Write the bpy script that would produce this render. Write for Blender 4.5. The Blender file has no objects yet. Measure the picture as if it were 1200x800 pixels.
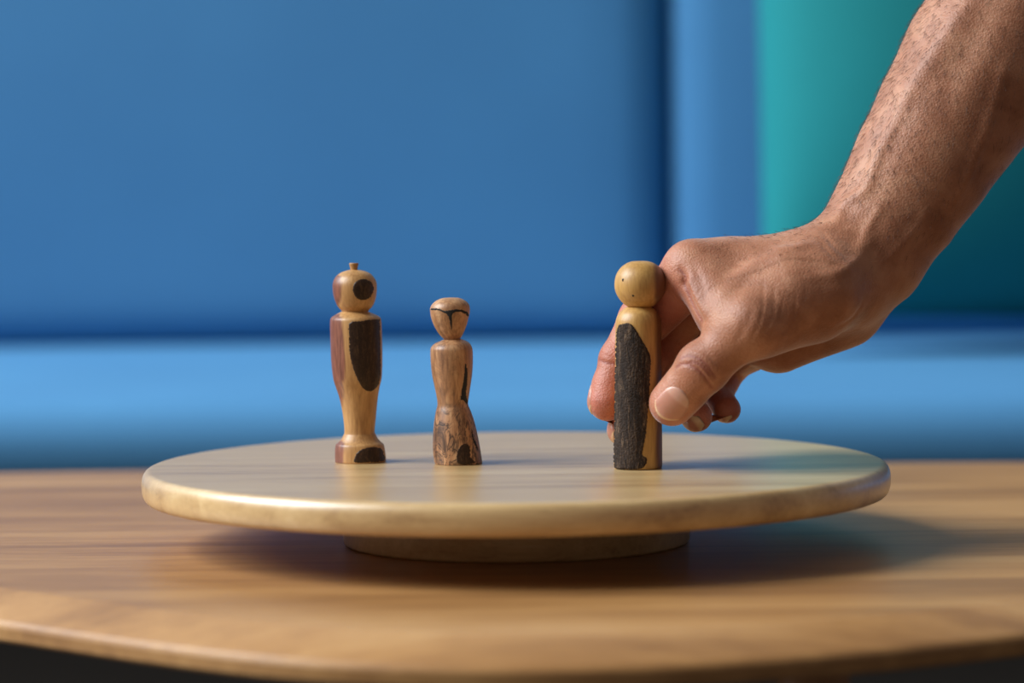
import bpy, bmesh, math, random
import numpy as np
from mathutils import Vector, Matrix
from mathutils.geometry import delaunay_2d_cdt

# ------------------------------------------------------------------ camera
# units of the layout: millimetres, origin = centre of the turntable's top; ZT = that height over the floor
FPX, CAM_H, PITCH, ROLL, CAM_X, CAM_D = 3449.0, 135.4, 0.0552, 0.0107, -1.25, 1400.0
ZT = 437.6
TABLE_Z = -37.6
CC = np.array([CAM_X, -CAM_D, CAM_H])
cp, sp = math.cos(PITCH), math.sin(PITCH)
CF = np.array([0, cp, -sp]); _u0 = np.array([0, sp, cp]); _x = np.array([1.0, 0, 0])
CU = math.cos(ROLL)*_u0 + math.sin(ROLL)*_x
CR = math.cos(ROLL)*_x - math.sin(ROLL)*_u0

def W(p):
    return Vector((p[0]*0.001, p[1]*0.001, (p[2]+ZT)*0.001))

scene = bpy.context.scene
COL = scene.collection
cam_d = bpy.data.cameras.new('camera'); cam = bpy.data.objects.new('camera', cam_d); COL.objects.link(cam)
cam_d.sensor_width = 36.0; cam_d.lens = FPX*36.0/1200.0
cam_d.clip_start = 0.05; cam_d.clip_end = 50
M = Matrix(((CR[0], CU[0], -CF[0], 0), (CR[1], CU[1], -CF[1], 0), (CR[2], CU[2], -CF[2], 0), (0, 0, 0, 1)))
cam.matrix_world = Matrix.Translation(W(CC)) @ M
cam_d.dof.use_dof = True; cam_d.dof.focus_distance = 1.383; cam_d.dof.aperture_fstop = 4.4
scene.camera = cam

# ------------------------------------------------------------------ world, lights, exposure
scene.view_settings.view_transform = 'Standard'; scene.view_settings.look = 'None'
scene.view_settings.gamma = 1.0; scene.view_settings.use_curve_mapping = False
scene.view_settings.exposure = 0.0
world = bpy.data.worlds.new('room_ambient'); scene.world = world; world.use_nodes = True
bg = world.node_tree.nodes['Background']
bg.inputs[0].default_value = (1.0, 0.95, 0.9, 1); bg.inputs[1].default_value = 0.17

def area(name, loc, target, sx, sy, power, col):
    l = bpy.data.lights.new(name, 'AREA'); l.shape = 'RECTANGLE'; l.size = sx; l.size_y = sy
    l.energy = power; l.color = col
    o = bpy.data.objects.new(name, l); COL.objects.link(o)
    o.location = loc
    o.rotation_euler = (Vector(target)-Vector(loc)).to_track_quat('-Z', 'Y').to_euler()
    return o
area('window_daylight', (-5.6, -0.3, 4.7), (0, 0.2, 0.45), 5.0, 4.0, 1120, (0.87, 0.945, 1.0))

# ------------------------------------------------------------------ helpers
def ray(px, py):
    return CF + CR*(px-600)/FPX + CU*(400-py)/FPX
def at_y(px, py, y):
    d = ray(px, py); return CC + d*((y+CAM_D)/d[1])
def at_z(px, py, z):
    d = ray(px, py); return CC + d*((z-CAM_H)/d[2])

def mesh_obj(name, verts, faces, mat=None, parent=None, smooth=True, mm=True):
    me = bpy.data.meshes.new(name)
    v = np.asarray(verts, dtype=float)
    if mm:
        v = v*0.001
    me.from_pydata([tuple(q) for q in v], [], [tuple(int(i) for i in q) for q in faces])
    me.validate(); me.update()
    if smooth:
        me.polygons.foreach_set('use_smooth', [True]*len(me.polygons))
    o = bpy.data.objects.new(name, me); COL.objects.link(o)
    if mat: me.materials.append(mat)
    if parent: o.parent = parent
    return o

def tag(o, label=None, cat=None, group=None, kind=None):
    if label: o['label'] = label
    if cat: o['category'] = cat
    if group: o['group'] = group
    if kind: o['kind'] = kind
    return o

def empty(name, loc):
    o = bpy.data.objects.new(name, None); COL.objects.link(o); o.location = loc; o.empty_display_size = 0.02
    return o

def lathe(profile, n=64, cap=True, off=None, wob=None):
    """profile: list of (r, z); off(z)->(x,y); wob(theta, z)->scale"""
    V, Fc = [], []
    m = len(profile)
    for (r, z) in profile:
        ox, oy = off(z) if off else (0, 0)
        for k in range(n):
            t = 2*math.pi*k/n
            s = wob(t, z) if wob else 1.0
            V.append((ox+r*s*math.cos(t), oy+r*s*math.sin(t), z))
    for i in range(m-1):
        for k in range(n):
            a = i*n+k; b = i*n+(k+1) % n
            Fc.append((a, b, b+n, a+n))
    if cap:
        Fc.append(tuple(range(n-1, -1, -1)))
        Fc.append(tuple(range((m-1)*n, m*n)))
    return V, Fc

def smooth_prof(pts, per=6):
    """Catmull-Rom resample of a list of tuples"""
    P = np.array(pts, float); out = []
    n = len(P)
    for i in range(n-1):
        p0 = P[max(i-1, 0)]; p1 = P[i]; p2 = P[i+1]; p3 = P[min(i+2, n-1)]
        for k in range(per):
            t = k/per
            out.append(0.5*((2*p1)+(-p0+p2)*t+(2*p0-5*p1+4*p2-p3)*t*t+(-p0+3*p1-3*p2+p3)*t**3))
    out.append(P[-1])
    return np.array(out)

# ---- node helpers
def new_mat(name):
    m = bpy.data.materials.new(name); m.use_nodes = True
    nt = m.node_tree; b = nt.nodes['Principled BSDF']
    return m, nt, b
def N(nt, typ, **kw):
    n = nt.nodes.new(typ)
    for k, v in kw.items():
        if k.startswith('i_'):
            n.inputs[k[2:].replace('_', ' ')].default_value = v
        else:
            setattr(n, k, v)
    return n
def L(nt, a, b): nt.links.new(a, b)
def ramp(nt, stops):
    r = nt.nodes.new('ShaderNodeValToRGB')
    e = r.color_ramp.elements
    while len(e) < len(stops): e.new(0.5)
    for q, (p, c) in zip(e, stops):
        q.position = p; q.color = (*c, 1)
    return r
def srgb(r, g, b):
    f = lambda c: (c/255/12.92 if c/255 <= 0.04045 else ((c/255+0.055)/1.055)**2.4)
    return (f(r), f(g), f(b))
def mapping(nt, scale, rot=(0, 0, 0), loc=(0, 0, 0)):
    tc = N(nt, 'ShaderNodeTexCoord'); mp = N(nt, 'ShaderNodeMapping')
    mp.inputs['Scale'].default_value = scale; mp.inputs['Rotation'].default_value = rot; mp.inputs['Location'].default_value = loc
    L(nt, tc.outputs['Object'], mp.inputs[0]); return mp.outputs[0]
def noise(nt, vec, scale, detail=4, rough=0.5, dist=0.0):
    n = N(nt, 'ShaderNodeTexNoise'); n.inputs['Scale'].default_value = scale; n.inputs['Detail'].default_value = detail
    n.inputs['Roughness'].default_value = rough; n.inputs['Distortion'].default_value = dist
    L(nt, vec, n.inputs['Vector']); return n
def mix(nt, fac, a, b, mode='MIX'):
    m = N(nt, 'ShaderNodeMix', data_type='RGBA', blend_type=mode)
    for sock, v in ((0, fac), (6, a), (7, b)):
        if isinstance(v, (int, float)): m.inputs[sock].default_value = v
        elif isinstance(v, tuple): m.inputs[sock].default_value = (*v, 1)
        else: L(nt, v, m.inputs[sock])
    return m.outputs[2]
def math_n(nt, op, a, b=None, clamp=False):
    m = N(nt, 'ShaderNodeMath', operation=op, use_clamp=clamp)
    for i, v in enumerate((a, b)):
        if v is None: continue
        if isinstance(v, (int, float)): m.inputs[i].default_value = v
        else: L(nt, v, m.inputs[i])
    return m.outputs[0]
def bump(nt, b, h, strength, dist):
    n = N(nt, 'ShaderNodeBump'); n.inputs['Strength'].default_value = strength; n.inputs['Distance'].default_value = dist
    L(nt, h, n.inputs['Height']); L(nt, n.outputs[0], b.inputs['Normal'])

def wood_grain(name, stops, grain_scale, stretch, rough=0.4, coat=0.0, ring=None, bumpd=0.0001, streak=0.35, dark=(0.1, 0.05, 0.02)):
    """stretch: mapping scale; the small component is the grain direction"""
    m, nt, b = new_mat(name)
    v = mapping(nt, stretch)
    big = noise(nt, v, grain_scale*0.35, 3, 0.5, 0.6)
    fine = noise(nt, v, grain_scale*2.6, 5, 0.65, 0.3)
    vf = noise(nt, v, grain_scale*9.0, 3, 0.6)
    s = math_n(nt, 'ADD', math_n(nt, 'MULTIPLY', big.outputs[0], 0.62), math_n(nt, 'MULTIPLY', fine.outputs[0], 0.38))
    r = ramp(nt, stops); L(nt, s, r.inputs[0])
    pores = ramp(nt, [(0.56, (0, 0, 0)), (0.72, (1, 1, 1))]); L(nt, vf.outputs[0], pores.inputs[0])
    c = mix(nt, math_n(nt, 'MULTIPLY', pores.outputs[0], streak), r.outputs[0], dark)
    L(nt, c, b.inputs['Base Color'])
    b.inputs['Roughness'].default_value = rough
    b.inputs['Coat Weight'].default_value = coat; b.inputs['Coat Roughness'].default_value = 0.32
    bump(nt, b, fine.outputs[0], 0.25, bumpd)
    return m

def fabric(name, col, col2, rough=0.85, sheen=0.4):
    m, nt, b = new_mat(name)
    v = mapping(nt, (1, 1, 1))
    n1 = noise(nt, v, 5.0, 3, 0.5); n2 = noise(nt, v, 420.0, 2, 0.6)
    s = math_n(nt, 'ADD', math_n(nt, 'MULTIPLY', n1.outputs[0], 0.6), math_n(nt, 'MULTIPLY', n2.outputs[0], 0.4))
    r = ramp(nt, [(0.35, col2), (0.65, col)]); L(nt, s, r.inputs[0]); L(nt, r.outputs[0], b.inputs['Base Color'])
    b.inputs['Roughness'].default_value = rough
    b.inputs['Sheen Weight'].default_value = sheen; b.inputs['Sheen Roughness'].default_value = 0.5
    b.inputs['Sheen Tint'].default_value = (*col, 1)
    b.inputs['Specular IOR Level'].default_value = 0.2
    wv = noise(nt, v, 900.0, 1, 0.5); bump(nt, b, wv.outputs[0], 0.3, 0.0006)
    return m

# ------------------------------------------------------------------ materials
M_TABLE = wood_grain('oiled_brown_wood', [(0.30, srgb(112, 74, 40)), (0.44, srgb(152, 106, 60)), (0.55, srgb(174, 126, 74)), (0.70, srgb(194, 148, 94))],
                     5.5, (1.0, 12.0, 12.0), rough=0.42, coat=0.12, streak=0.25, dark=srgb(90, 50, 25))
M_TRAY = wood_grain('pale_honey_wood', [(0.30, srgb(158, 120, 74)), (0.43, srgb(192, 154, 102)), (0.57, srgb(208, 172, 118)), (0.72, srgb(220, 190, 140))],
                    20.0, (0.6, 11.0, 11.0), rough=0.38, coat=1.0, streak=0.45, dark=srgb(136, 96, 60))
M_BLUE = fabric('blue_upholstery', srgb(80, 139, 184), srgb(75, 132, 177), sheen=0.1)
M_TEAL = fabric('teal_pillow_cloth', srgb(24, 124, 128), srgb(20, 116, 118), sheen=0.05)
M_WALL, _nt, _b = new_mat('painted_plaster'); _b.inputs['Base Color'].default_value = (0.80, 0.79, 0.77, 1); _b.inputs['Roughness'].default_value = 0.9
_n = noise(_nt, mapping(_nt, (1, 1, 1)), 60, 3); bump(_nt, _b, _n.outputs[0], 0.15, 0.002)
M_FLOOR = wood_grain('dark_floor_wood', [(0.3, srgb(34, 30, 27)), (0.6, srgb(52, 46, 41)), (0.75, srgb(64, 57, 50))], 6.0, (1, 10, 10), rough=0.5)
M_LEG = wood_grain('brown_leg_wood', [(0.3, srgb(120, 74, 38)), (0.6, srgb(160, 106, 58)), (0.75, srgb(178, 124, 72))], 10.0, (10, 10, 1.0), rough=0.45)

# ------------------------------------------------------------------ room
def slab(name, lo, hi, mat):
    x0, y0, z0 = lo; x1, y1, z1 = hi
    V = [(x0, y0, z0), (x1, y0, z0), (x1, y1, z0), (x0, y1, z0), (x0, y0, z1), (x1, y0, z1), (x1, y1, z1), (x0, y1, z1)]
    Fc = [(3, 2, 1, 0), (4, 5, 6, 7), (0, 1, 5, 4), (1, 2, 6, 5), (2, 3, 7, 6), (3, 0, 4, 7)]
    o = mesh_obj(name, V, Fc, mat, smooth=False, mm=False)
    return o
tag(slab('floor', (-3.2, -2.6, -0.05), (3.2, 1.80, 0.0), M_FLOOR), kind='structure', label='dark wooden floor under the coffee table')
tag(slab('wall_back', (-3.2, 1.80, -0.05), (3.2, 1.90, 2.6), M_WALL), kind='structure', label='plain pale wall behind the blue sofa')

# ------------------------------------------------------------------ sofa
def rounded_box(hx, hy, hz, r, bulge=(0, 0, 0), n=22):
    V = {}; verts = []; faces = []
    H = np.array([hx, hy, hz]); B = np.array(bulge)
    def vid(p):
        key = tuple(np.round(p, 5))
        if key not in V:
            q = np.array(p)
            # denser near the borders
            qq = np.sign(q)*(1-(1-np.abs(q))**1.6)
            P = qq*H
            inner = np.clip(P, -(H-r), H-r)
            d = P-inner; ln = np.linalg.norm(d)
            out = inner + d/ln*r if ln > 1e-9 else P
            w = np.prod(1-qq*qq+np.eye(3), axis=1) if False else None
            bx = B[0]*np.sign(q[0])*(abs(q[0]) > .999)*(1-qq[1]**2)*(1-qq[2]**2)
            by = B[1]*np.sign(q[1])*(abs(q[1]) > .999)*(1-qq[0]**2)*(1-qq[2]**2)
            bz = B[2]*np.sign(q[2])*(abs(q[2]) > .999)*(1-qq[0]**2)*(1-qq[1]**2)
            V[key] = len(verts); verts.append(out+np.array([bx, by, bz]))
        return V[key]
    g = np.linspace(-1, 1, n+1)
    for ax in range(3):
        for s in (-1, 1):
            for i in range(n):
                for j in range(n):
                    q = []
                    for a, b_ in ((i, j), (i+1, j), (i+1, j+1), (i, j+1)):
                        p = [0, 0, 0]; p[ax] = s; p[(ax+1) % 3] = g[a]; p[(ax+2) % 3] = g[b_]
                        q.append(vid(p))
                    faces.append(q if s > 0 else q[::-1])
    return np.array(verts), faces

sofa = empty('sofa', (0, 0.95, 0))
tag(sofa, 'blue upholstered sofa with plump cushions standing behind the round wooden table', 'sofa')
def sofa_part(name, centre, half, r, bulge=(0, 0, 0), rot=(0, 0, 0), mat=M_BLUE, label=None):
    v, fc = rounded_box(*half, r, bulge)
    o = mesh_obj(name, v, fc, mat, sofa, mm=False)
    o.location = Vector(centre)-sofa.location; o.rotation_euler = rot
    if label: o['label'] = label
    return o
SEAT_Z = 0.427
sofa_part('seat_cushion', (0, 0.925, SEAT_Z-0.034), (1.275, 0.385, 0.034), 0.033, (0, 0.0, 0.006))
sofa_part('seat_base', (0, 1.03, 0.320), (1.27, 0.42, 0.038), 0.015)
M_DARK, _nt, _b = new_mat('shade_panel_cloth'); _b.inputs['Base Color'].default_value = (0.16, 0.15, 0.14, 1); _b.inputs['Roughness'].default_value = 0.9
_n = noise(_nt, mapping(_nt, (1, 1, 1)), 300, 2); bump(_nt, _b, _n.outputs[0], 0.2, 0.001)
sofa_part('shade_panel', (0, 1.06, 0.17), (1.2, 0.36, 0.115), 0.01, mat=M_DARK, label='added dark panel standing in for the shade under the seat')  # panel added to keep the gap below the sofa dark, hides the lit wall
sofa_part('backrest', (0, 1.545, 0.57), (1.28, 0.10, 0.33), 0.06)
for xc, hw in ((-0.508, 0.645), (0.786, 0.645)):
    sofa_part('back_cushion', (xc, 1.315, SEAT_Z+0.275), (hw, 0.115, 0.275), 0.028, (0, 0.008, 0.01), (math.radians(-3), 0, 0))
for sx in (-1, 1):
    sofa_part('armrest', (sx*1.40, 1.03, 0.45), (0.12, 0.50, 0.17), 0.06)
for sx in (-1, 1):
    for yy in (0.78, 1.34):
        v, fc = lathe([(0.016, 0.0), (0.026, 0.06)], 16)
        o = mesh_obj('leg', v, fc, M_LEG, sofa, mm=False); o.location = Vector((sx*1.1, yy, 0))-sofa.location

# teal pillow
v, fc = rounded_box(0.25, 0.012, 0.25, 0.011, (0, 0, 0), n=30)
v2 = v.copy()
u = v[:, 0]/0.25; w = v[:, 2]/0.25
puff = np.clip(1-np.abs(u)**2.4, 0, 1)**0.6*np.clip(1-np.abs(w)**2.4, 0, 1)**0.6
v2[:, 1] += np.sign(v[:, 1])*puff*0.105
v2[:, 0] *= 1-0.02*(1-w**2)*np.abs(u)
v2[:, 2] *= 1-0.045*(1-u**2)*np.abs(w)
v2[:, 2] += 0.006*np.sin(u*5+1)*puff
pil = mesh_obj('throw_pillow', v2, fc, M_TEAL, mm=False)
pil.rotation_euler = (math.radians(-14), math.radians(3.2), math.radians(12))
pil.location = (0.441, 1.01, SEAT_Z+0.262)
tag(pil, 'plump teal green throw pillow leaning on the blue sofa behind the arm', 'pillow')

# ------------------------------------------------------------------ coffee table
ctrl = [(-2, -287), (63, -281), (132, -254), (206, -212), (300, -140), (390, -20), (440, 120), (432, 250), (382, 335), (300, 363), (150, 366), (0, 367), (-150, 367),
        (-310, 365), (-392, 338), (-438, 250), (-436, 150), (-385, 30), (-310, -62), (-223, -142), (-181, -180), (-129, -226), (-69, -268)]
def closed_cr(P, per=8):
    P = np.array(P, float); n = len(P); out = []
    for i in range(n):
        p0, p1, p2, p3 = P[(i-1) % n], P[i], P[(i+1) % n], P[(i+2) % n]
        for k in range(per):
            t = k/per
            out.append(0.5*((2*p1)+(-p0+p2)*t+(2*p0-5*p1+4*p2-p3)*t*t+(-p0+3*p1-3*p2+p3)*t**3))
    return np.array(out)
oc = closed_cr(ctrl)
for _ in range(12):
    oc = 0.5*oc+0.25*(np.roll(oc, 1, 0)+np.roll(oc, -1, 0))
tn = np.roll(oc, -1, 0)-np.roll(oc, 1, 0); tn /= np.linalg.norm(tn, axis=1)[:, None]
on = np.stack([tn[:, 1], -tn[:, 0]], 1)
rings = [(-30, 0.0), (-1.5, 0.0), (0.5, -0.25), (20.5, -9.2), (22.0, -10.6), (22.4, -12), (21.8, -17), (20, -18.6), (-30, -19)]
V = []; Fc = []
nn = len(oc)
for (o_, z) in rings:
    for p, q in zip(oc, on):
        V.append((p[0]+q[0]*o_, p[1]+q[1]*o_, TABLE_Z+z))
for i in range(len(rings)-1):
    for k in range(nn):
        k2 = (k+1) % nn
        Fc.append((i*nn+k, (i+1)*nn+k, (i+1)*nn+k2, i*nn+k2))
Fc.append(tuple(range(nn))); Fc.append(tuple(range((len(rings)-1)*nn+nn-1, (len(rings)-1)*nn-1, -1)))
table = empty('coffee_table', (0, 0, 0))
tag(table, 'low brown wooden coffee table with a curved edge, under the turntable', 'table')
top = mesh_obj('tabletop', [(a, b, c+ZT) for a, b, c in V], Fc, M_TABLE, table)
md = top.modifiers.new('edge', 'EDGE_SPLIT'); md.split_angle = math.radians(18)
legtop = (ZT+TABLE_Z-18.9)
for lx, ly, sx, sy in ((120, -205, 20, -30), (-310, 60, -40, -10), (310, 250, 40, 30), (-310, 250, -40, 30)):
    prof = [(10, 0), (11, 2), (15, legtop-4), (15, legtop)]
    v, fc = lathe(prof, 24, off=lambda z, sx=sx, sy=sy: (sx*(1-z/legtop), sy*(1-z/legtop)))
    o = mesh_obj('leg', v, fc, M_LEG, table); o.location = (lx*0.001, ly*0.001, 0)

# ------------------------------------------------------------------ turntable
tray = empty('turntable', W((0, 0, TABLE_Z)))
tag(tray, 'round pale wooden turntable with a rounded rim on a smaller base', 'turntable')
T = 14.6; RI, RO = 173.2, 177.6
prof = [(0.01, -T), (60, -T), (120, -T), (RI-4, -T)]
for k in range(17):
    a = -math.pi/2+math.pi*k/16
    ca, sa = math.cos(a), math.sin(a)
    prof.append((RI+(RO-RI)*abs(ca)**0.8, -T/2+T/2*math.copysign(abs(sa)**0.85, sa)))
prof += [(RI-0.6, 0.0), (120, 0), (60, 0), (0.01, 0)]
v, fc = lathe([(r, z-TABLE_Z) for r, z in prof], 160, cap=False)
o = mesh_obj('tray_top', v, fc, M_TRAY, tray)
md = o.modifiers.new('edge', 'EDGE_SPLIT'); md.split_angle = math.radians(20)
v, fc = lathe([(81.3, 0.0), (82.2, 0.6), (82.7, 1.6), (82.7, -T-TABLE_Z)], 128)
o = mesh_obj('base', v, fc, M_TRAY, tray)
o.modifiers.new('edge', 'EDGE_SPLIT').split_angle = math.radians(40)

# ------------------------------------------------------------------ wooden figurines
def fig_wood(name, kind):
    m, nt, b = new_mat(name)
    v = mapping(nt, (1, 1, 0.10))
    fine = noise(nt, v, 900, 4, 0.6, 0.2)
    v0 = mapping(nt, (1, 1, 0.28))
    big = noise(nt, v0, 90, 3, 0.55, 1.2)
    if kind == 'twotone':
        base = ramp(nt, [(0.3, srgb(142, 96, 52)), (0.55, srgb(186, 138, 84)), (0.75, srgb(204, 160, 106))])
        L(nt, math_n(nt, 'ADD', math_n(nt, 'MULTIPLY', big.outputs[0], 0.5), math_n(nt, 'MULTIPLY', fine.outputs[0], 0.5)), base.inputs[0])
        red = ramp(nt, [(0.3, srgb(92, 48, 34)), (0.7, srgb(140, 84, 62))]); L(nt, fine.outputs[0], red.inputs[0])
        # heartwood: the flank that looks left
        tc = N(nt, 'ShaderNodeTexCoord'); sx = N(nt, 'ShaderNodeSeparateXYZ'); L(nt, tc.outputs['Object'], sx.inputs[0])
        k = math_n(nt, 'ADD', math_n(nt, 'MULTIPLY', sx.outputs[0], 1000.0), math_n(nt, 'MULTIPLY', big.outputs[0], 5.0))
        k = math_n(nt, 'ADD', k, math_n(nt, 'MULTIPLY', sx.outputs[1], 260.0))
        fac = math_n(nt, 'MULTIPLY', math_n(nt, 'ADD', k, 6.6), -0.8, True)
        L(nt, mix(nt, fac, base.outputs[0], red.outputs[0]), b.inputs['Base Color'])
    elif kind == 'spalted':
        base = ramp(nt, [(0.34, srgb(112, 72, 46)), (0.5, srgb(172, 122, 82)), (0.66, srgb(202, 156, 112))])
        L(nt, math_n(nt, 'ADD', math_n(nt, 'MULTIPLY', big.outputs[0], 0.6), math_n(nt, 'MULTIPLY', fine.outputs[0], 0.4)), base.inputs[0])
        vd = mapping(nt, (1, 1, 0.6), (0.0, 0.7, 0.3))
        sp_ = noise(nt, vd, 85, 5, 0.6, 2.4)
        r = ramp(nt, [(0.44, (0, 0, 0)), (0.50, (1, 1, 1)), (0.54, (0.25, 0.25, 0.25)), (0.64, (0.8, 0.8, 0.8))]); L(nt, sp_.outputs[0], r.inputs[0])
        tc = N(nt, 'ShaderNodeTexCoord'); sx = N(nt, 'ShaderNodeSeparateXYZ'); L(nt, tc.outputs['Object'], sx.inputs[0])
        low = math_n(nt, 'MULTIPLY', math_n(nt, 'SUBTRACT', 0.034, sx.outputs[2]), 70.0, True)
        fac = math_n(nt, 'MULTIPLY', r.outputs[0], math_n(nt, 'ADD', math_n(nt, 'MULTIPLY', low, 0.7), 0.28))
        L(nt, mix(nt, fac, base.outputs[0], srgb(46, 28, 20)), b.inputs['Base Color'])
    else:
        base = ramp(nt, [(0.3, srgb(150, 104, 50)), (0.52, srgb(184, 138, 74)), (0.75, srgb(204, 162, 96))])
        L(nt, math_n(nt, 'ADD', math_n(nt, 'MULTIPLY', big.outputs[0], 0.5), math_n(nt, 'MULTIPLY', fine.outputs[0], 0.5)), base.inputs[0])
        tc = N(nt, 'ShaderNodeTexCoord'); sx = N(nt, 'ShaderNodeSeparateXYZ'); L(nt, tc.outputs['Object'], sx.inputs[0])
        k = math_n(nt, 'ADD', math_n(nt, 'MULTIPLY', sx.outputs[0], 1000.0), math_n(nt, 'MULTIPLY', big.outputs[0], 4.0))
        fac = math_n(nt, 'MULTIPLY', math_n(nt, 'SUBTRACT', k, 9.2), 0.5, True)
        L(nt, mix(nt, fac, base.outputs[0], srgb(104, 62, 34)), b.inputs['Base Color'])
    b.inputs['Roughness'].default_value = 0.45
    b.inputs['Coat Weight'].default_value = 0.06; b.inputs['Coat Roughness'].default_value = 0.25
    bump(nt, b, fine.outputs[0], 0.25, 0.0002)
    return m
def bark_mat(name, c1, c2, c3, rough, bd, st=0.35):
    m, nt, b = new_mat(name)
    v = mapping(nt, (1, 1, st))
    a = noise(nt, v, 500, 6, 0.7, 0.8); c = noise(nt, v, 2400, 3, 0.6)
    s = math_n(nt, 'ADD', math_n(nt, 'MULTIPLY', a.outputs[0], 0.65), math_n(nt, 'MULTIPLY', c.outputs[0], 0.35))
    r = ramp(nt, [(0.36, c1), (0.52, c2), (0.68, c3)]); L(nt, s, r.inputs[0]); L(nt, r.outputs[0], b.inputs['Base Color'])
    b.inputs['Roughness'].default_value = rough; b.inputs['Specular IOR Level'].default_value = 0.25
    bump(nt, b, s, 0.8, bd)
    return m
M_F1 = fig_wood('two_tone_wood', 'twotone'); M_F2 = fig_wood('spalted_wood', 'spalted'); M_F3 = fig_wood('honey_wood', 'honey')
M_CORE = bark_mat('dark_heartwood', srgb(38, 25, 18), srgb(56, 38, 27), srgb(86, 62, 42), 0.4, 0.0001)
M_BARK = bark_mat('rough_bark', srgb(24, 16, 12), srgb(52, 38, 29), srgb(122, 98, 76), 0.75, 0.0008, 0.14)
M_CRACK, _nt, _b = new_mat('charred_crack'); _b.inputs['Base Color'].default_value = (0.008, 0.006, 0.005, 1); _b.inputs['Roughness'].default_value = 0.8
_n = noise(_nt, mapping(_nt, (1, 1, 1)), 1500, 4); bump(_nt, _b, _n.outputs[0], 0.8, 0.0005)

class Fig:
    """a turned wooden figurine; outline rows (y, left, right) measured in picture pixels, turned to millimetres at its own depth"""
    def __init__(s, name, label, base_px, base_py, foot_r_px, mat, sections, group=None, seed=0):
        fr = at_z(base_px, base_py, 0.0)
        s.mpp = (fr[1]+CAM_D)/FPX
        r = foot_r_px*s.mpp
        s.c = np.array([fr[0], fr[1]+r, 0.0]); s.mpp = (s.c[1]+CAM_D)/FPX
        s.bx, s.by = base_px, base_py
        s.root = empty(name, W(s.c)); tag(s.root, label, 'figurine', group)
        s.secs = []
        rnd = random.Random(seed); ph = [rnd.uniform(0, 6.28) for _ in range(6)]
        s.wob = lambda t, z: 1+0.010*math.sin(2*t+ph[0]+z*0.03)+0.006*math.sin(3*t+ph[1]-z*0.05)+0.003*math.sin(7*t+ph[2]+z*0.2)
        for (pn, rows, per) in sections:
            R = smooth_prof([((y-s.by), (a+b_)/2-s.bx, (b_-a)/2) for y, a, b_ in rows], per)
            z = -R[:, 0]*s.mpp; cx = R[:, 1]*s.mpp; rr = np.maximum(R[:, 2]*s.mpp, 0.05)
            o_ = np.argsort(z, kind='stable'); z, cx, rr = z[o_], cx[o_], rr[o_]
            z = np.maximum(z, 0.0)
            s.secs.append((z, cx, rr))
            off = lambda q, z=z, cx=cx: (float(np.interp(q, z, cx)), 0.0)
            v, fc = lathe(list(zip(rr, z)), 72, off=off, wob=s.wob)
            o = mesh_obj(pn, v, fc, mat, s.root)
            o.modifiers.new('edge', 'EDGE_SPLIT').split_angle = math.radians(50)
    def surf(s, sec, x, z):
        zz, cx, rr = s.secs[sec]
        c = np.interp(z, zz, cx); r = np.interp(z, zz, rr)
        u = min(max((x-c)/r, -0.985), 0.985)
        t = math.atan2(-math.sqrt(1-u*u), u)
        w = s.wob(t, z)
        t2 = math.atan2(-math.sqrt(1-(u/w)**2), u/w) if abs(u/w) < 0.985 else t
        return np.array([c+r*w*math.cos(t2), r*w*math.sin(t2), z]), np.array([math.cos(t2), math.sin(t2), 0])
    def patch(s, name, sec, poly, mat, lift=0.35, step=1.0, rough=0.0, label=None, seed=1):
        rnd = np.random.RandomState(seed)
        P = closed_cr(poly, 5)
        P = P+rnd.normal(0, 0.15, P.shape)
        lo, hi = P.min(0), P.max(0)
        from_poly = [Vector(((p[0]), (p[1]))) for p in P]
        n = len(P)
        inner = []
        gx = np.arange(lo[0], hi[0], step); gy = np.arange(lo[1], hi[1], step)
        def inside(x, y):
            c = False; j = n-1
            for i in range(n):
                if (P[i, 1] > y) != (P[j, 1] > y) and x < (P[j, 0]-P[i, 0])*(y-P[i, 1])/(P[j, 1]-P[i, 1])+P[i, 0]: c = not c
                j = i
            return c
        for x in gx:
            for y in gy:
                xx = x+rnd.uniform(-.25, .25)*step; yy = y+rnd.uniform(-.25, .25)*step
                if inside(xx, yy) and np.min(np.hypot(P[:, 0]-xx, P[:, 1]-yy)) > 0.55*step:
                    inner.append(Vector((xx, yy)))
        res = delaunay_2d_cdt(from_poly+inner, [(i, (i+1) % n) for i in range(n)], [list(range(n))], 1, 1e-5)
        V2, F2 = res[0], res[2]
        V = []
        ed = np.array([np.min(np.hypot(P[:, 0]-q.x, P[:, 1]-q.y)) for q in V2])
        for q, e in zip(V2, ed):
            x = (q.x-s.bx)*s.mpp; z = max((s.by-q.y)*s.mpp, 0.15)
            p, nrm = s.surf(sec, x, z)
            h = lift*min(e/1.5, 1)*(1+rough*rnd.uniform(-1, 1))-0.45*(e < 0.3)
            V.append(p+nrm*h)
        V = np.array(V)
        fc = []
        for f_ in F2:
            a, b_, c = V[f_[0]], V[f_[1]], V[f_[2]]
            nrm = np.cross(b_-a, c-a)
            fc.append(tuple(f_) if nrm[1] < 0 else tuple(f_[::-1]))
        o = mesh_obj(name, V, fc, mat, s.root)
        if label: o['label'] = label
        return o

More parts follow.
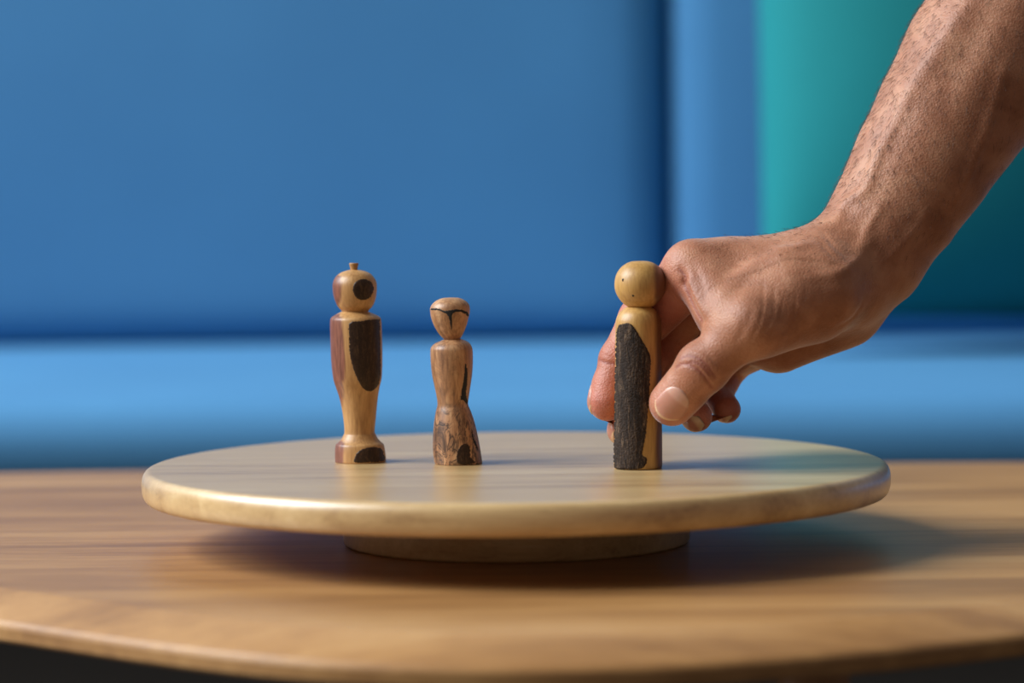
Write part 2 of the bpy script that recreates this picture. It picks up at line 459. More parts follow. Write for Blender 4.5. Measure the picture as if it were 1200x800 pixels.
def cpx(rows, ox, oy, sc):
    return [(oy+y/sc, ox+a/sc, ox+b_/sc) for y, a, b_ in rows]
def cpt(pts, ox, oy, sc):
    return [(ox+x/sc, oy+y/sc) for x, y in pts]
A = (360, 290, 2.857)
f1 = Fig('wooden_figurine', 'tallest two-tone figurine with a topknot and dark shield-shaped chest', 421, 543.5, 29, M_F1, [
    ('body', cpx([(216, 124, 200), (222, 112, 212), (232, 92, 236), (241, 81, 248), (255, 78, 251), (300, 78, 252), (380, 80, 252), (440, 86, 249), (470, 94, 242), (500, 104, 236), (540, 113, 231), (580, 119, 227), (620, 122, 223), (640, 119, 226)], *A), 5),
    ('foot', cpx([(630, 121, 225), (645, 113, 232), (656, 104, 241), (664, 95, 250), (672, 92, 254), (690, 90, 257), (712, 90, 259), (722, 90, 259), (724, 92, 257)], *A), 4),
    ('head', cpx([(79, 150, 172), (82, 134, 192), (90, 114, 212), (102, 99, 226), (120, 90, 236), (140, 88, 238), (165, 91, 236), (185, 97, 231), (203, 106, 222), (214, 116, 211), (222, 122, 206)], *A), 5),
    ('topknot', cpx([(57, 146, 176), (60, 145, 177), (72, 148, 174), (84, 149, 173)], *A), 3)], seed=3)
f1.patch('dark_inlay', 0, cpt([(147, 254), (195, 246), (244, 242), (248, 262), (249, 330), (249, 400), (246, 445), (234, 476), (211, 486), (188, 473), (170, 440), (156, 400), (147, 360), (146, 300)], *A), M_CORE, 0.25, 1.2, 0.2, 'dark brown heartwood patch on the chest')
f1.patch('dark_inlay', 2, cpt([(193, 107), (215, 114), (228, 132), (229, 150), (216, 172), (193, 180), (172, 173), (160, 152), (161, 130), (173, 113)], *A), M_CORE, 0.25, 1.0, 0.2, 'round dark brown patch on the head')
f1.patch('dark_inlay', 1, cpt([(158, 719), (160, 697), (174, 680), (200, 670), (232, 669), (250, 680), (256, 697), (256, 719), (210, 720)], *A), M_CORE, 0.25, 1.0, 0.2, 'dark brown patch on the foot')
f2 = Fig('wooden_figurine', 'smallest mottled brown figurine with a cracked head in a flared gown', 536.8, 545.6, 27.5, M_F2, [
    ('body', cpx([(312, 462, 522), (318, 448, 536), (326, 430, 548), (338, 418, 555), (352, 415, 558), (390, 416, 558), (430, 420, 555), (470, 428, 549), (500, 434, 544), (530, 437, 540), (555, 431, 549), (590, 425, 560), (630, 421, 569), (680, 420, 578), (715, 423, 583), (728, 426, 584), (730, 428, 582)], *A), 5),
    ('head', cpx([(172, 472, 500), (174, 456, 516), (181, 438, 532), (192, 424, 545), (206, 416, 550), (222, 416, 550), (240, 419, 546), (262, 427, 540), (282, 437, 532), (300, 450, 523), (312, 462, 516), (318, 464, 516)], *A), 5)], seed=7)
f2.patch('crack', 1, cpt([(417, 206), (440, 204), (470, 212), (500, 207), (530, 211), (547, 223), (545, 240), (530, 225), (505, 219), (493, 232), (492, 265), (488, 292), (484, 268), (478, 235), (464, 222), (440, 213), (419, 214)], *A), M_CRACK, 0.10, 1.0, 0.3, 'black crack across the face')
f2.patch('crack', 0, cpt([(532, 388), (540, 410), (540, 450), (536, 490), (541, 524), (535, 532), (522, 515), (514, 520), (518, 480), (524, 450), (528, 420)], *A), M_CRACK, 0.10, 1.0, 0.4, 'black crack down the side')
f2.patch('knot', 0, cpt([(500, 690), (512, 664), (534, 655), (548, 675), (548, 700), (558, 712), (566, 722), (548, 728), (520, 729), (502, 720)], *A), M_CORE, 0.10, 1.0, 0.3, 'dark knot at the hem')
f2.patch('crack', 0, cpt([(552, 610), (560, 640), (572, 670), (574, 690), (566, 680), (556, 655), (549, 630)], *A), M_CRACK, 0.10, 1.0, 0.3, 'short black crack at the hem')
B = (670, 270, 2.667)
f3 = Fig('wooden_figurine', 'round-headed honey wood figurine with rough bark front held by the hand', 749.0, 551.0, 28.0, M_F3, [
    ('body', cpx([(244, 176, 256), (252, 166, 268), (262, 155, 278), (276, 147, 285), (292, 143, 288), (320, 142, 288), (450, 140, 287), (600, 138, 286.5), (700, 136, 286.5), (738, 135, 286.5), (746, 136, 285.5), (748, 138, 284)], *B), 5),
    ('head', cpx([(100, 206, 238), (102, 192, 252), (109, 176, 270), (121, 161, 285), (140, 148, 298), (163, 142, 304), (186, 142, 303), (207, 149, 296), (226, 162, 282), (240, 178, 265), (249, 196, 248)], *B), 6)], seed=11)
f3.patch('bark_strip', 0, cpt([(150, 304), (166, 293), (186, 291), (205, 312), (224, 345), (240, 372), (250, 400), (248, 440), (245, 500), (240, 560), (232, 640), (222, 698), (236, 712), (231, 734), (214, 745), (170, 748), (138, 747), (135, 720), (139, 600), (142, 450), (146, 350)], *B), M_BARK, 0.6, 0.8, 0.28, 'rough dark bark left on the front')
f3.patch('knot', 1, cpt([(161, 155), (169, 151), (171, 158), (164, 164)], *B), M_CORE, 0.1, 0.8, 0.2, 'small dark knot on the head')
f3.patch('knot', 1, cpt([(191, 203), (199, 201), (202, 208), (195, 211)], *B), M_CORE, 0.1, 0.8, 0.2, 'small dark knot on the head')
Y3 = f3.c[1]

# ------------------------------------------------------------------ the reaching right arm and hand
def J(px, py, dy):
    return at_y(px, py, Y3+dy)

# rectilinear grid, finer around the hand
def axis(a, b, fine_a, fine_b, fs, cs):
    out = list(np.arange(a, fine_a, cs)) + list(np.arange(fine_a, fine_b, fs)) + list(np.arange(fine_b, b, cs))
    return np.array(out)
GX = axis(30, 345, 30, 172, 0.62, 1.3)
GY = axis(Y3-60, Y3+128, Y3-50, Y3+92, 0.72, 1.3)
GZ = axis(8, 345, 8, 150, 0.62, 1.3)
FLD = np.full((len(GX), len(GY), len(GZ)), 30.0, np.float32)

def window(lo, hi):
    s = []
    for g, a, b_ in zip((GX, GY, GZ), lo, hi):
        i0 = max(int(np.searchsorted(g, a))-1, 0); i1 = min(int(np.searchsorted(g, b_))+1, len(g))
        s.append(slice(i0, max(i1, i0+1)))
    return tuple(s)
def coords(s):
    return (GX[s[0]][:, None, None].astype(np.float32), GY[s[1]][None, :, None].astype(np.float32), GZ[s[2]][None, None, :].astype(np.float32))
def smin(a, b, k):
    h = np.maximum(k-np.abs(a-b), 0)/k
    return np.minimum(a, b)-h*h*k*0.25
def d_cone(X, Y, Z, a, b, ra, rb):
    ba = b-a; L2 = float(ba@ba)+1e-6
    t = np.clip(((X-a[0])*ba[0]+(Y-a[1])*ba[1]+(Z-a[2])*ba[2])/L2, 0, 1)
    d = np.sqrt((X-a[0]-t*ba[0])**2+(Y-a[1]-t*ba[1])**2+(Z-a[2]-t*ba[2])**2)
    return d-(ra+(rb-ra)*t)
def d_ecap(X, Y, Z, a, b, u, ra, rb):
    """capsule with an elliptic section; ra, rb = (along u, across) at a and at b"""
    ba = b-a; Ln = np.linalg.norm(ba); ax = ba/Ln
    u = u-ax*(u@ax); u = u/np.linalg.norm(u); w = np.cross(ax, u)
    qx, qy, qz = X-a[0], Y-a[1], Z-a[2]
    s = qx*ax[0]+qy*ax[1]+qz*ax[2]
    t = np.clip(s/Ln, 0, 1); ss = s-t*Ln
    e1 = ra[0]+(rb[0]-ra[0])*t; e2 = ra[1]+(rb[1]-ra[1])*t
    pu = qx*u[0]+qy*u[1]+qz*u[2]; pw = qx*w[0]+qy*w[1]+qz*w[2]
    e3 = np.minimum(e1, e2)
    k0 = np.sqrt((pu/e1)**2+(pw/e2)**2+(ss/e3)**2)+1e-6
    k1 = np.sqrt((pu/e1**2)**2+(pw/e2**2)**2+(ss/e3**2)**2)+1e-9
    return k0*(k0-1)/k1
def add(fn, pts, r, k):
    P = np.array(pts); lo = P.min(0)-r-k-2; hi = P.max(0)+r+k+2
    s = window(lo, hi)
    X, Y, Z = coords(s)
    d = fn(X, Y, Z).astype(np.float32)
    kk = k if not callable(k) else k
    FLD[s] = smin(FLD[s], d, k)
def cone(a, b, ra, rb, k):
    add(lambda X, Y, Z: d_cone(X, Y, Z, a, b, ra, rb), [a, b], max(ra, rb), k)
def ecap(a, b, u, ra, rb, k):
    add(lambda X, Y, Z: d_ecap(X, Y, Z, a, b, np.array(u, float), ra, rb), [a, b], max(*ra, *rb), k)

def chain(joints, k_in, k_out, root_r, k_root, extras=()):
    """a finger: joints [(point, r)...]; k_root = blend at the root, k_out = blend away from it"""
    P = np.array([j[0] for j in joints]+[e[0] for e in extras]+[e[1] for e in extras]); rm = max(j[1] for j in joints)+6
    s = window(P.min(0)-rm-10, P.max(0)+rm+10)
    X, Y, Z = coords(s)
    d = None
    for (a, ra), (b_, rb) in zip(joints[:-1], joints[1:]):
        q = d_cone(X, Y, Z, a, b_, ra, rb)
        d = q if d is None else smin(d, q, k_in)
    for (a, b_, ra, rb, k) in extras:
        d = smin(d, d_cone(X, Y, Z, a, b_, ra, rb), k)
    c = joints[0][0]
    dist = np.sqrt((X-c[0])**2+(Y-c[1])**2+(Z-c[2])**2)
    k = k_out+(k_root-k_out)*np.exp(-(dist/root_r)**2)
    FLD[s] = smin(FLD[s], d.astype(np.float32), k.astype(np.float32))

# joints
iM, iP, iD, iT = J(809, 314, 3), J(750, 373, 23), J(724, 421, 17), J(711.5, 471, 13)
mM, mP, mD, mT = J(850, 314, 14), J(782, 398, 40), J(748, 450, 28), J(731, 504, 18)
rM, rP, rD, rT = J(872, 347, 28), J(814, 425, 55), J(803, 474, 37), J(817, 488, 18)
lM, lP, lD, lT = J(899, 402, 38), J(858, 426, 68), J(840, 464, 52), J(852, 479.5, 33)
iB, mB, rB, lB = J(955, 308, 4), J(965, 305, 16), J(978, 322, 28), J(988, 345, 36)
tC, tM, tI, tT = J(962, 340, -9), J(881, 380, -25), J(823, 431, -22), J(786.5, 473, -14.6)

# forearm
arm = [((1020, 284), 22, 24.0, 23), ((1052, 241), 26, 28.0, 26), ((1082, 190), 29, 31.2, 29), ((1115, 135), 33, 34.0, 32), ((1152, 78), 38, 38, 36), ((1215, -25), 46, 43, 41), ((1330, -215), 62, 46, 44)]
nrm = np.array([0.85, 0.0, -0.5])
A_ = [J(p[0], p[1], dy) for p, dy, _, _ in arm]
for i in range(len(arm)-1):
    ecap(A_[i], A_[i+1], nrm, arm[i][2:], arm[i+1][2:], 9.0)
# metacarpals, carpus
cone(iB, iM, 14.0, 11.6, 8); cone(mB, mM, 14.0, 11.2, 10); cone(rB, rM, 14, 10.8, 10); cone(lB, lM, 14, 10.5, 10)
cone(J(1015, 290, 18), J(962, 318, 5), 22, 17, 14)
cone(J(1022, 310, 28), J(985, 352, 32), 21, 17, 14)
# palm body, hypothenar, thenar
cone(J(985, 338, 26), J(905, 362, 20), 19, 15, 12)
cone(J(988, 365, 36), J(916, 404, 32), 16.5, 13.0, 10)
cone(J(990, 336, 8), J(955, 350, 0), 18, 17, 14)
cone(tC, tM, 17.5, 13.0, 12)
cone(J(948, 365, -4), J(895, 388, -20), 14.0, 12.0, 8)
# between the knuckles
cone(J(820, 315, 4), J(846, 315, 10), 10.6, 10.6, 10)
cone(J(862, 322, 16), J(872, 342, 24), 10.5, 10.5, 12)
# first web muscle
cone(J(915, 337, -10), J(848, 350, -13), 15, 9.5, 14)
cone(J(822, 330, -4), J(848, 380, -20), 8.0, 8.0, 12)
cone(J(838, 340, -4), J(846, 372, -12), 7.5, 7.5, 12)
# fingers, farthest first
chain([(lM, 10.2), (lP, 8.4), (lD, 7.3), (lT, 6.6)], 3, 0.8, 16, 7)
chain([(rM, 11), (rP, 9.3), (rD, 8.2), (rT, 7.2)], 3, 0.8, 16, 7)
chain([(mM, 11.4), (mP, 9.6), (mD, 8.4), (mT, 7.6)], 3, 0.8, 17, 7)
iM2 = iM+np.array([0, 0, 0.0])
chain([(iM, 11.7), (iP, 9.7), (iD, 8.5), (iT, 8.0)], 3.5, 0.8, 17, 8,
      extras=[(J(795, 345, 10), J(765, 378, 20), 10.5, 9.2, 5), (J(716, 452, 14.5), J(712, 470, 12.5), 8.6, 8.3, 4)])
chain([(tM, 13.0), (tI, 10.6), (tT, 9.3)], 4, 0.8, 22, 10,
      extras=[(tI, tI, 10.9, 10.9, 6), (J(803, 456, -17.5), J(789, 471, -14.4), 10.0, 9.6, 5)])

def sample(p):
    """trilinear value of the field"""
    ix = []
    for g, q in zip((GX, GY, GZ), p):
        i = int(np.clip(np.searchsorted(g, q)-1, 0, len(g)-2)); ix.append((i, (q-g[i])/(g[i+1]-g[i])))
    (i, a), (j, b_), (k, c) = ix
    f = FLD[i:i+2, j:j+2, k:k+2]
    f = f[0]*(1-a)+f[1]*a; f = f[0]*(1-b_)+f[1]*b_
    return float(f[0]*(1-c)+f[1]*c)
def hit(o_, d, tmax, step=0.8):
    t = 0.0
    while t < tmax:
        v_ = sample(o_+d*t)
        if v_ < 0: 
            t -= step/2
            for _ in range(6):
                v_ = sample(o_+d*t); t += np.clip(v_, -0.5, 0.5)
            return o_+d*t
        t += max(step, min(v_*0.6, 6))
    return None
def on_skin(px, py):
    d = ray(px, py); d = d/np.linalg.norm(d)
    return hit(CC+d*((CAM_D+Y3-62)/d[1]), d, 150)
def groove(pts, depth, width, per=5, fade=True):
    """a crease (depth > 0) or a ridge (depth < 0) running over the skin through the given picture points"""
    P2 = smooth_prof(pts, per)
    P = [on_skin(*q) for q in P2]; P = [q for q in P if q is not None]
    if len(P) < 2: return
    P = np.array(P)
    keep = [0]
    for i in range(1, len(P)):
        if np.linalg.norm(P[i]-P[keep[-1]]) < 14: keep.append(i)
    P = P[keep]
    if len(P) < 2: return
    m = 3*width
    s = window(P.min(0)-m, P.max(0)+m); X, Y, Z = coords(s)
    best = None; n = len(P)-1
    for i in range(n):
        a, b_ = P[i], P[i+1]; ba = b_-a; L2 = float(ba@ba)+1e-6
        t = np.clip(((X-a[0])*ba[0]+(Y-a[1])*ba[1]+(Z-a[2])*ba[2])/L2, 0, 1)
        d2 = (X-a[0]-t*ba[0])**2+(Y-a[1]-t*ba[1])**2+(Z-a[2]-t*ba[2])**2
        g = (i+t)/n
        amp = np.sqrt(np.clip(np.sin(np.pi*np.clip(g, 0.02, 0.98)), 0, 1)) if fade else 1.0
        v_ = amp*np.exp(-d2/width**2)
        best = v_ if best is None else np.maximum(best, v_)
    FLD[s] += (depth*best).astype(np.float32)

# tendons and veins
groove([(838, 366), (852, 343), (870, 320), (900, 302), (935, 296)], -0.9, 4.0)
groove([(950, 325), (981, 320), (1003, 306), (1014, 290), (1024, 276)], -1.1, 2.6)
groove([(978, 262), (984, 250), (992, 237), (1014, 221), (1025, 192), (1042, 156), (1068, 108)], -1.5, 3.2)
groove([(1000, 296), (1010, 284), (1020, 262), (1034, 240)], -0.8, 2.4)
groove([(1180, 70), (1168, 114), (1154, 155), (1143, 185), (1132, 212), (1118, 240)], -1.3, 2.8)
groove([(1085, 246), (1075, 266), (1058, 285), (1040, 305)], -0.8, 2.2)
groove([(1140, -10), (1112, 36), (1095, 62), (1074, 92), (1056, 116)], -2.2, 6.0)
groove([(1165, 5), (1140, 50), (1118, 90), (1098, 130)], 0.8, 6.0)
groove([(905, 292), (930, 290), (950, 285)], -0.8, 3.0)
# hollow behind the knuckle, knuckle fold, web folds
groove([(796, 314), (804, 326), (799, 334)], 1.2, 1.6)
groove([(800, 326), (806, 342), (814, 360), (823, 376)], 1.9, 1.5)
groove([(806, 322), (812, 338), (820, 356), (828, 370)], -1.0, 2.2)
groove([(814, 312), (822, 330), (828, 346)], 0.35, 1.4)
# thumb joint
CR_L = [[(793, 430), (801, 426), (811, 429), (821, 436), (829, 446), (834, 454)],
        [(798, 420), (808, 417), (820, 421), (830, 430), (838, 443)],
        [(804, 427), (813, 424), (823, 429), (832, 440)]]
groove(CR_L[0], 1.25, 0.75); groove(CR_L[1], 0.8, 0.75); groove(CR_L[2], 0.7, 0.6)
groove([(813, 408), (827, 413), (840, 426)], 0.3, 0.8)
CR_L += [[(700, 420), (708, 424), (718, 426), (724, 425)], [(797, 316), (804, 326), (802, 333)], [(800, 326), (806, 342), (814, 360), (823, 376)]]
# index end joint
groove([(700, 420), (708, 424), (718, 426), (724, 425)], 0.9, 1.0)
groove([(702, 414), (710, 417), (720, 420)], 0.25, 0.9)
# wrinkles around the thumb root
wr = random.Random(4)
for x, c in ((884, 0.40), (891, 0.25), (897, 0.38), (906, 0.30), (913, 0.22), (921, 0.28), (932, 0.2), (940, 0.22), (953, 0.16)):
    t0, t1 = wr.uniform(-6, 6), wr.uniform(-14, 10)
    groove([(x-6, 404-(x-884)*0.16+t0), (x+4+wr.uniform(-2, 2), 385-(x-884)*0.12), (x+10, 364), (x+11+wr.uniform(-2, 4), 342+t1)], c, wr.uniform(0.8, 1.4))
groove([(868, 395), (876, 380), (882, 360)], 0.35, 1.2)
groove([(862, 402), (868, 388), (872, 370)], 0.3, 1.2)
groove([(980, 384), (1000, 372), (1012, 352)], 0.5, 1.6)
groove([(962, 268), (974, 285), (990, 300)], 0.4, 1.6)
groove([(955, 275), (968, 292), (982, 306)], 0.3, 1.5)

# surface nets
def surface_nets():
    S = FLD < 0
    c = S[:-1, :-1, :-1].astype(np.uint8)
    for dx in (0, 1):
        for dy in (0, 1):
            for dz in (0, 1):
                if dx+dy+dz: c = c+S[dx:S.shape[0]-1+dx, dy:S.shape[1]-1+dy, dz:S.shape[2]-1+dz]
    act = (c > 0) & (c < 8)
    I, Jn, K = np.nonzero(act)
    vid = np.full(act.shape, -1, np.int32); vid[I, Jn, K] = np.arange(len(I))
    acc = np.zeros((len(I), 3)); cnt = np.zeros(len(I))
    def corner(dx, dy, dz): return FLD[I+dx, Jn+dy, K+dz].astype(float)
    G = (GX, GY, GZ); idx = (I, Jn, K)
    for ax in range(3):
        o1, o2 = [q for q in range(3) if q != ax]
        for a in (0, 1):
            for b_ in (0, 1):
                d0 = [0, 0, 0]; d0[o1] = a; d0[o2] = b_; d1 = list(d0); d1[ax] = 1
                f0, f1_ = corner(*d0), corner(*d1)
                m_ = (f0 < 0) != (f1_ < 0)
                t = np.where(m_, f0/(f0-f1_+1e-12), 0)
                p = np.zeros((len(I), 3))
                for q in range(3):
                    g = G[q]; base = g[idx[q]]; nxt = g[idx[q]+1]
                    fr = t if q == ax else d0[q]
                    p[:, q] = base+(nxt-base)*fr
                acc[m_] += p[m_]; cnt[m_] += 1
    Vt = acc/cnt[:, None]
    faces = []
    for ax in range(3):
        o1, o2 = (ax+1) % 3, (ax+2) % 3
        sl0 = [slice(None)]*3; sl1 = [slice(None)]*3
        sl0[ax] = slice(0, -1); sl1[ax] = slice(1, None)
        a, b_ = S[tuple(sl0)], S[tuple(sl1)]
        ch = np.argwhere(a != b_)
        ch = ch[(ch[:, o1] > 0) & (ch[:, o2] > 0) & (ch[:, o1] < S.shape[o1]-1) & (ch[:, o2] < S.shape[o2]-1)]
        q = []
        for (e1, e2) in ((-1, -1), (0, -1), (0, 0), (-1, 0)):
            cc = ch.copy(); cc[:, o1] += e1; cc[:, o2] += e2
            q.append(vid[cc[:, 0], cc[:, 1], cc[:, 2]])
        q = np.stack(q, 1)
        ins = a[ch[:, 0], ch[:, 1], ch[:, 2]]
        q[~ins] = q[~ins][:, ::-1]
        faces.append(q)
    Fq = np.concatenate(faces)
    return Vt, Fq[(Fq >= 0).all(1)]
HV, HF = surface_nets()
# relax the grid's stair marks a little
def relax(V, Fq, it, w):
    e = np.concatenate([Fq[:, [0, 1]], Fq[:, [1, 2]], Fq[:, [2, 3]], Fq[:, [3, 0]]])
    for _ in range(it):
        sm = np.zeros_like(V); ct = np.zeros(len(V))
        for q in range(3):
            sm[:, q] = np.bincount(e[:, 0], V[e[:, 1], q], len(V))+np.bincount(e[:, 1], V[e[:, 0], q], len(V))
        ct = np.bincount(e[:, 0], minlength=len(V))+np.bincount(e[:, 1], minlength=len(V))
        V = V+w*(sm/ct[:, None]-V)
    return V
HV = relax(HV, HF, 2, 0.35)

def skin_material():
    m, nt, b = new_mat('tanned_skin')
    v = mapping(nt, (1, 1, 1))
    blot = noise(nt, v, 55, 4, 0.6, 0.3); fine = noise(nt, v, 900, 4, 0.65)
    base = ramp(nt, [(0.35, srgb(148, 92, 62)), (0.5, srgb(166, 108, 77)), (0.66, srgb(182, 126, 94))]); L(nt, blot.outputs[0], base.inputs[0])
    at = N(nt, 'ShaderNodeAttribute', attribute_name='flush'); 
    red = ramp(nt, [(0.35, srgb(172, 90, 72)), (0.65, srgb(192, 112, 92))]); L(nt, blot.outputs[0], red.inputs[0])
    c = mix(nt, at.outputs['Fac'], base.outputs[0], red.outputs[0])
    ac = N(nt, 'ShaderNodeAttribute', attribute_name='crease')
    c = mix(nt, math_n(nt, 'MULTIPLY', ac.outputs['Fac'], 0.7), c, srgb(128, 58, 44))  # red-brown of the folds, their shade painted into the skin colour
    dots = N(nt, 'ShaderNodeTexVoronoi'); dots.inputs['Scale'].default_value = 230; L(nt, v, dots.inputs['Vector'])
    dr = ramp(nt, [(0.0, (1, 1, 1)), (0.16, (0, 0, 0))]); L(nt, dots.outputs['Distance'], dr.inputs[0])
    c = mix(nt, math_n(nt, 'MULTIPLY', dr.outputs[0], 0.28), c, srgb(120, 66, 46))
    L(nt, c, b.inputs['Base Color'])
    b.inputs['Roughness'].default_value = 0.52
    b.inputs['Specular IOR Level'].default_value = 0.5
    b.inputs['Sheen Weight'].default_value = 0.4; b.inputs['Sheen Roughness'].default_value = 0.35; b.inputs['Sheen Tint'].default_value = (0.9, 0.95, 1.0, 1)
    b.inputs['Subsurface Weight'].default_value = 0.18
    b.inputs['Subsurface Radius'].default_value = (1.0, 0.35, 0.2); b.inputs['Subsurface Scale'].default_value = 0.003
    cell = N(nt, 'ShaderNodeTexVoronoi'); cell.inputs['Scale'].default_value = 1000; L(nt, v, cell.inputs['Vector'])
    h = math_n(nt, 'ADD', math_n(nt, 'MULTIPLY', cell.outputs['Distance'], 0.7), math_n(nt, 'MULTIPLY', fine.outputs[0], 0.9))
    bump(nt, b, h, 0.5, 0.00045)
    return m
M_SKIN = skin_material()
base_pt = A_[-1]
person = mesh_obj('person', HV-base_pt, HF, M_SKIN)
person.location = W(base_pt)
tag(person, 'bare tanned right forearm and hand reaching down to hold a figurine', 'person')
# where the skin is ruddier: finger ends, knuckles, palm side
fl = np.zeros(len(HV))
for p, r, a in ((iT, 22, .9), (iD, 18, .7), (iP, 18, .8), (mT, 22, .9), (mP, 22, .8), (rT, 20, .8), (lT, 18, .8), (rP, 22, .7), (lP, 22, .7), (tI, 10, .45), (tT, 12, .5), (iM, 9, .25), (J(785, 352, 8), 20, .95), (lM, 16, .4)):
    fl = np.maximum(fl, a*np.exp(-(np.linalg.norm(HV-p, axis=1)/r)**2))
at = person.data.attributes.new('flush', 'FLOAT', 'POINT'); at.data.foreach_set('value', fl.astype(np.float32))

# creases: ruddier skin, with shade painted in darker so the lines read
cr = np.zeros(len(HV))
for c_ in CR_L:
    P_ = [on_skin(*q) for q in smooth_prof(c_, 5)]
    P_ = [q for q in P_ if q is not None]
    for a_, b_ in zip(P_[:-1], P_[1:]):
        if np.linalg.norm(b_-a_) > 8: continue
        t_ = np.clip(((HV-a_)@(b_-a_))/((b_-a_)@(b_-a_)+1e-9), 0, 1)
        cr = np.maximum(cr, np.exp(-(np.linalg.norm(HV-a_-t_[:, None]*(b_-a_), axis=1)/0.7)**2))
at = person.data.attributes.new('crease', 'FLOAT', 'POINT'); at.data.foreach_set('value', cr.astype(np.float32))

# nails
def nail_material():
    m, nt, b = new_mat('nail_plate')
    at = N(nt, 'ShaderNodeAttribute', attribute_name='along')
    r = ramp(nt, [(0.0, srgb(198, 150, 130)), (0.28, srgb(196, 146, 126)), (0.36, srgb(182, 126, 105)), (0.90, srgb(180, 122, 101)), (0.955, srgb(206, 164, 128)), (1.0, srgb(208, 172, 138))])
    L(nt, at.outputs['Fac'], r.inputs[0]); L(nt, r.outputs[0], b.inputs['Base Color'])
    b.inputs['Roughness'].default_value = 0.32; b.inputs['Subsurface Weight'].default_value = 0.1; b.inputs['Subsurface Scale'].default_value = 0.002
    n_ = noise(nt, mapping(nt, (1, 1, 1)), 700, 2); bump(nt, b, n_.outputs[0], 0.1, 0.0002)
    return m
M_NAIL = nail_material()
def nail(centre, a, n, half_w, length, label, lift=0.5, tip=0.6):
    a = a/np.linalg.norm(a); n = n-a*(n@a); n /= np.linalg.norm(n); l = np.cross(a, n)
    nu, ns = 13, 15
    V, al = [], []
    for i in range(ns):
        s_ = i/(ns-1)
        for j in range(nu):
            u_ = -1+2*j/(nu-1)
            wd = half_w*(0.94+0.08*s_)*(1-0.30*(1-s_)**4)*(1-0.10*s_**6)
            yy = length*(s_-0.5)
            yy += length*(0.30*(1-u_*u_)*s_-0.16*(1-u_*u_)*(1-s_)-0.12*s_)       # rounded ends
            o_ = centre+a*yy+l*wd*u_
            p = hit(o_+n*16, -n, 30, 0.4)
            if p is None: p = o_
            edge = 1-abs(u_)**6
            V.append(p+n*(lift*(0.55+0.45*edge)*(0.35+0.65*min(s_*4, 1))+tip*max(s_-0.85, 0))); al.append(s_)
    V = np.array(V)
    Vb = V-n*0.9
    off = len(V); allv = np.concatenate([V, Vb]); fc = []
    for i in range(ns-1):
        for j in range(nu-1):
            q = i*nu+j
            fc.append((q, q+1, q+nu+1, q+nu)); fc.append((off+q, off+q+nu, off+q+nu+1, off+q+1))
    rim = [j for j in range(nu)]+[i*nu+nu-1 for i in range(1, ns)]+[(ns-1)*nu+j for j in range(nu-2, -1, -1)]+[i*nu for i in range(ns-2, 0, -1)]
    for i in range(len(rim)):
        p, q = rim[i], rim[(i+1) % len(rim)]
        fc.append((p, off+p, off+q, q))
    c0 = V[0]; 
    if np.cross(V[1]-V[0], V[nu]-V[0])@n < 0: fc = [f_[::-1] for f_ in fc]
    o = mesh_obj('fingernail', allv-base_pt, fc, M_NAIL, person)
    at = o.data.attributes.new('along', 'FLOAT', 'POINT'); at.data.foreach_set('value', np.array(al+al, np.float32))
    if label: o['label'] = label
    return o
toc = CC-tT; toc /= np.linalg.norm(toc)
nail(J(788.5, 472, -24), (J(768, 494, -12)-J(802, 456, -20)), toc+np.array([-0.05, 0, 0.15]), 7.4, 13.0, 'thumb nail facing the viewer')
def curl_nail(P_, D_, T_, tilt, hw, ln, label, fwd=0.35):
    a = T_-D_; a /= np.linalg.norm(a)
    n = -(P_-D_); n = n-a*(n@a); n /= np.linalg.norm(n)
    n = n+np.array(tilt); 
    nail(T_+a*fwd, a, n, hw, ln, label)
curl_nail(rP, rD, rT, (-0.2, -0.75, 0.0), 5.2, 9.0, 'nail of the curled ring finger', 1.5)
curl_nail(lP, lD, lT, (-0.15, -0.75, 0.1), 4.6, 8.0, 'nail of the curled little finger', 1.5)
curl_nail(iP, iD, iT, (-0.4, 0.5, 0), 5.4, 10, 'nail on the far side of the index finger', 0.5)
curl_nail(mP, mD, mT, (-0.8, 0.2, 0), 5.4, 10, 'nail of the middle finger behind the figurine', 0.5)

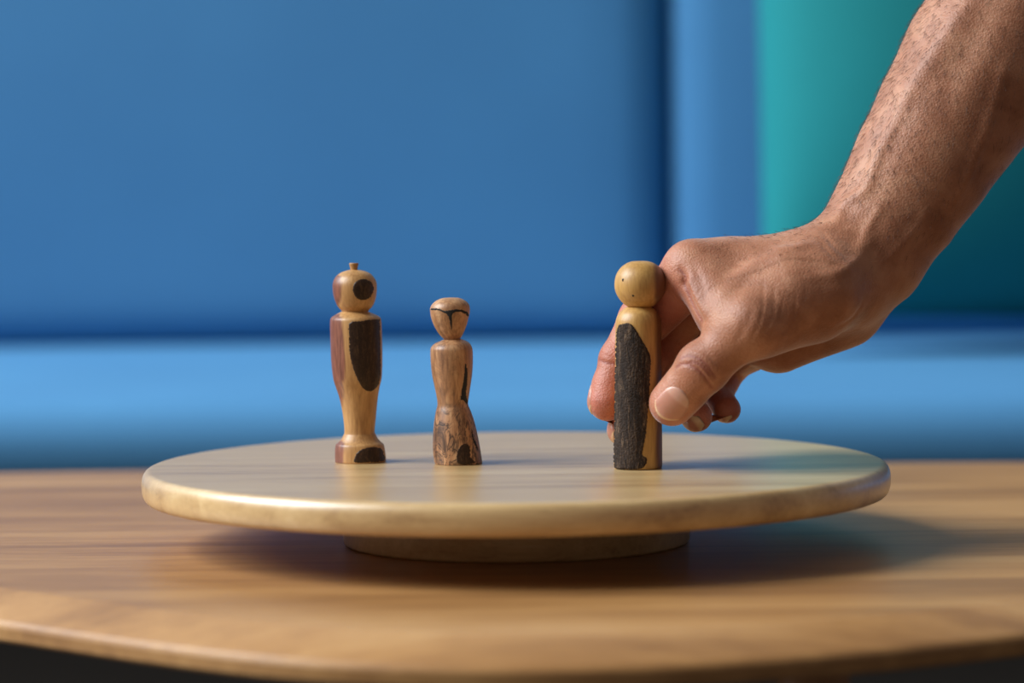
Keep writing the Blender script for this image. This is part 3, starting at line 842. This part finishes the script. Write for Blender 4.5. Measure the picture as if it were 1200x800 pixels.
# short dark hairs on forearm and back of the hand: too many to count
def hairs(count, seed=5):
    rnd = np.random.RandomState(seed)
    fc = HF; c = HV[fc].mean(1)
    e1 = HV[fc[:, 2]]-HV[fc[:, 0]]; e2 = HV[fc[:, 3]]-HV[fc[:, 1]]
    nr = np.cross(e1, e2); ar = np.linalg.norm(nr, axis=1); nr = nr/(ar[:, None]+1e-9)
    axis_d = (A_[0]-A_[4]); axis_d /= np.linalg.norm(axis_d)
    along = (c-A_[0])@(-axis_d)            # > 0 up the arm
    wgt = np.clip((along+8)/22, 0, 1)
    dors = np.exp(-(np.linalg.norm(c-J(935, 285, 5), axis=1)/26)**2)*(nr[:, 2] > 0.1)
    wgt = np.maximum(wgt, dors*0.55)
    side = nr@nrm                          # + = inner (lower right) side, barer
    wgt = wgt*np.clip(0.75-0.75*side, 0.10, 1.2)
    p = ar*wgt; p /= p.sum()
    pick = rnd.choice(len(fc), count, p=p)
    V, F3 = [], []
    for q in pick:
        n_ = nr[q]; o_ = c[q]+rnd.normal(0, 0.3, 3)*0.5
        down = axis_d+0.45*nrm*(0.4+0.3*math.sin(o_[2]*0.05))+rnd.normal(0, 0.22, 3)
        t = down-n_*(down@n_); t /= np.linalg.norm(t)+1e-9
        ln = rnd.uniform(2.0, 4.8); r = rnd.uniform(0.05, 0.085)
        b_ = np.cross(t, n_)
        k = len(V); lift = rnd.uniform(0.18, 0.6)
        pts = [o_-n_*0.2, o_+t*ln*0.5+n_*ln*0.5*lift, o_+t*ln+n_*ln*lift*0.75]
        for i, (pp, rr) in enumerate(zip(pts, (r, r*0.8, r*0.15))):
            V += [pp+b_*rr, pp-b_*rr*0.5+n_*rr*0.87, pp-b_*rr*0.5-n_*rr*0.87]
        for i in range(2):
            for j in range(3):
                a0 = k+i*3+j; a1 = k+i*3+(j+1) % 3
                F3.append((a0, a1, a1+3, a0+3))
    m, nt, b = new_mat('dark_body_hair'); b.inputs['Roughness'].default_value = 0.45
    n2 = noise(nt, mapping(nt, (1, 1, 1)), 300, 1); r2 = ramp(nt, [(0.4, srgb(58, 36, 24)), (0.6, srgb(96, 62, 40))]); L(nt, n2.outputs[0], r2.inputs[0]); L(nt, r2.outputs[0], b.inputs['Base Color'])
    o = mesh_obj('arm_hair', np.array(V)-base_pt, F3, m, person)
    tag(o, 'short dark hairs on the forearm', kind='stuff')
hairs(9000)
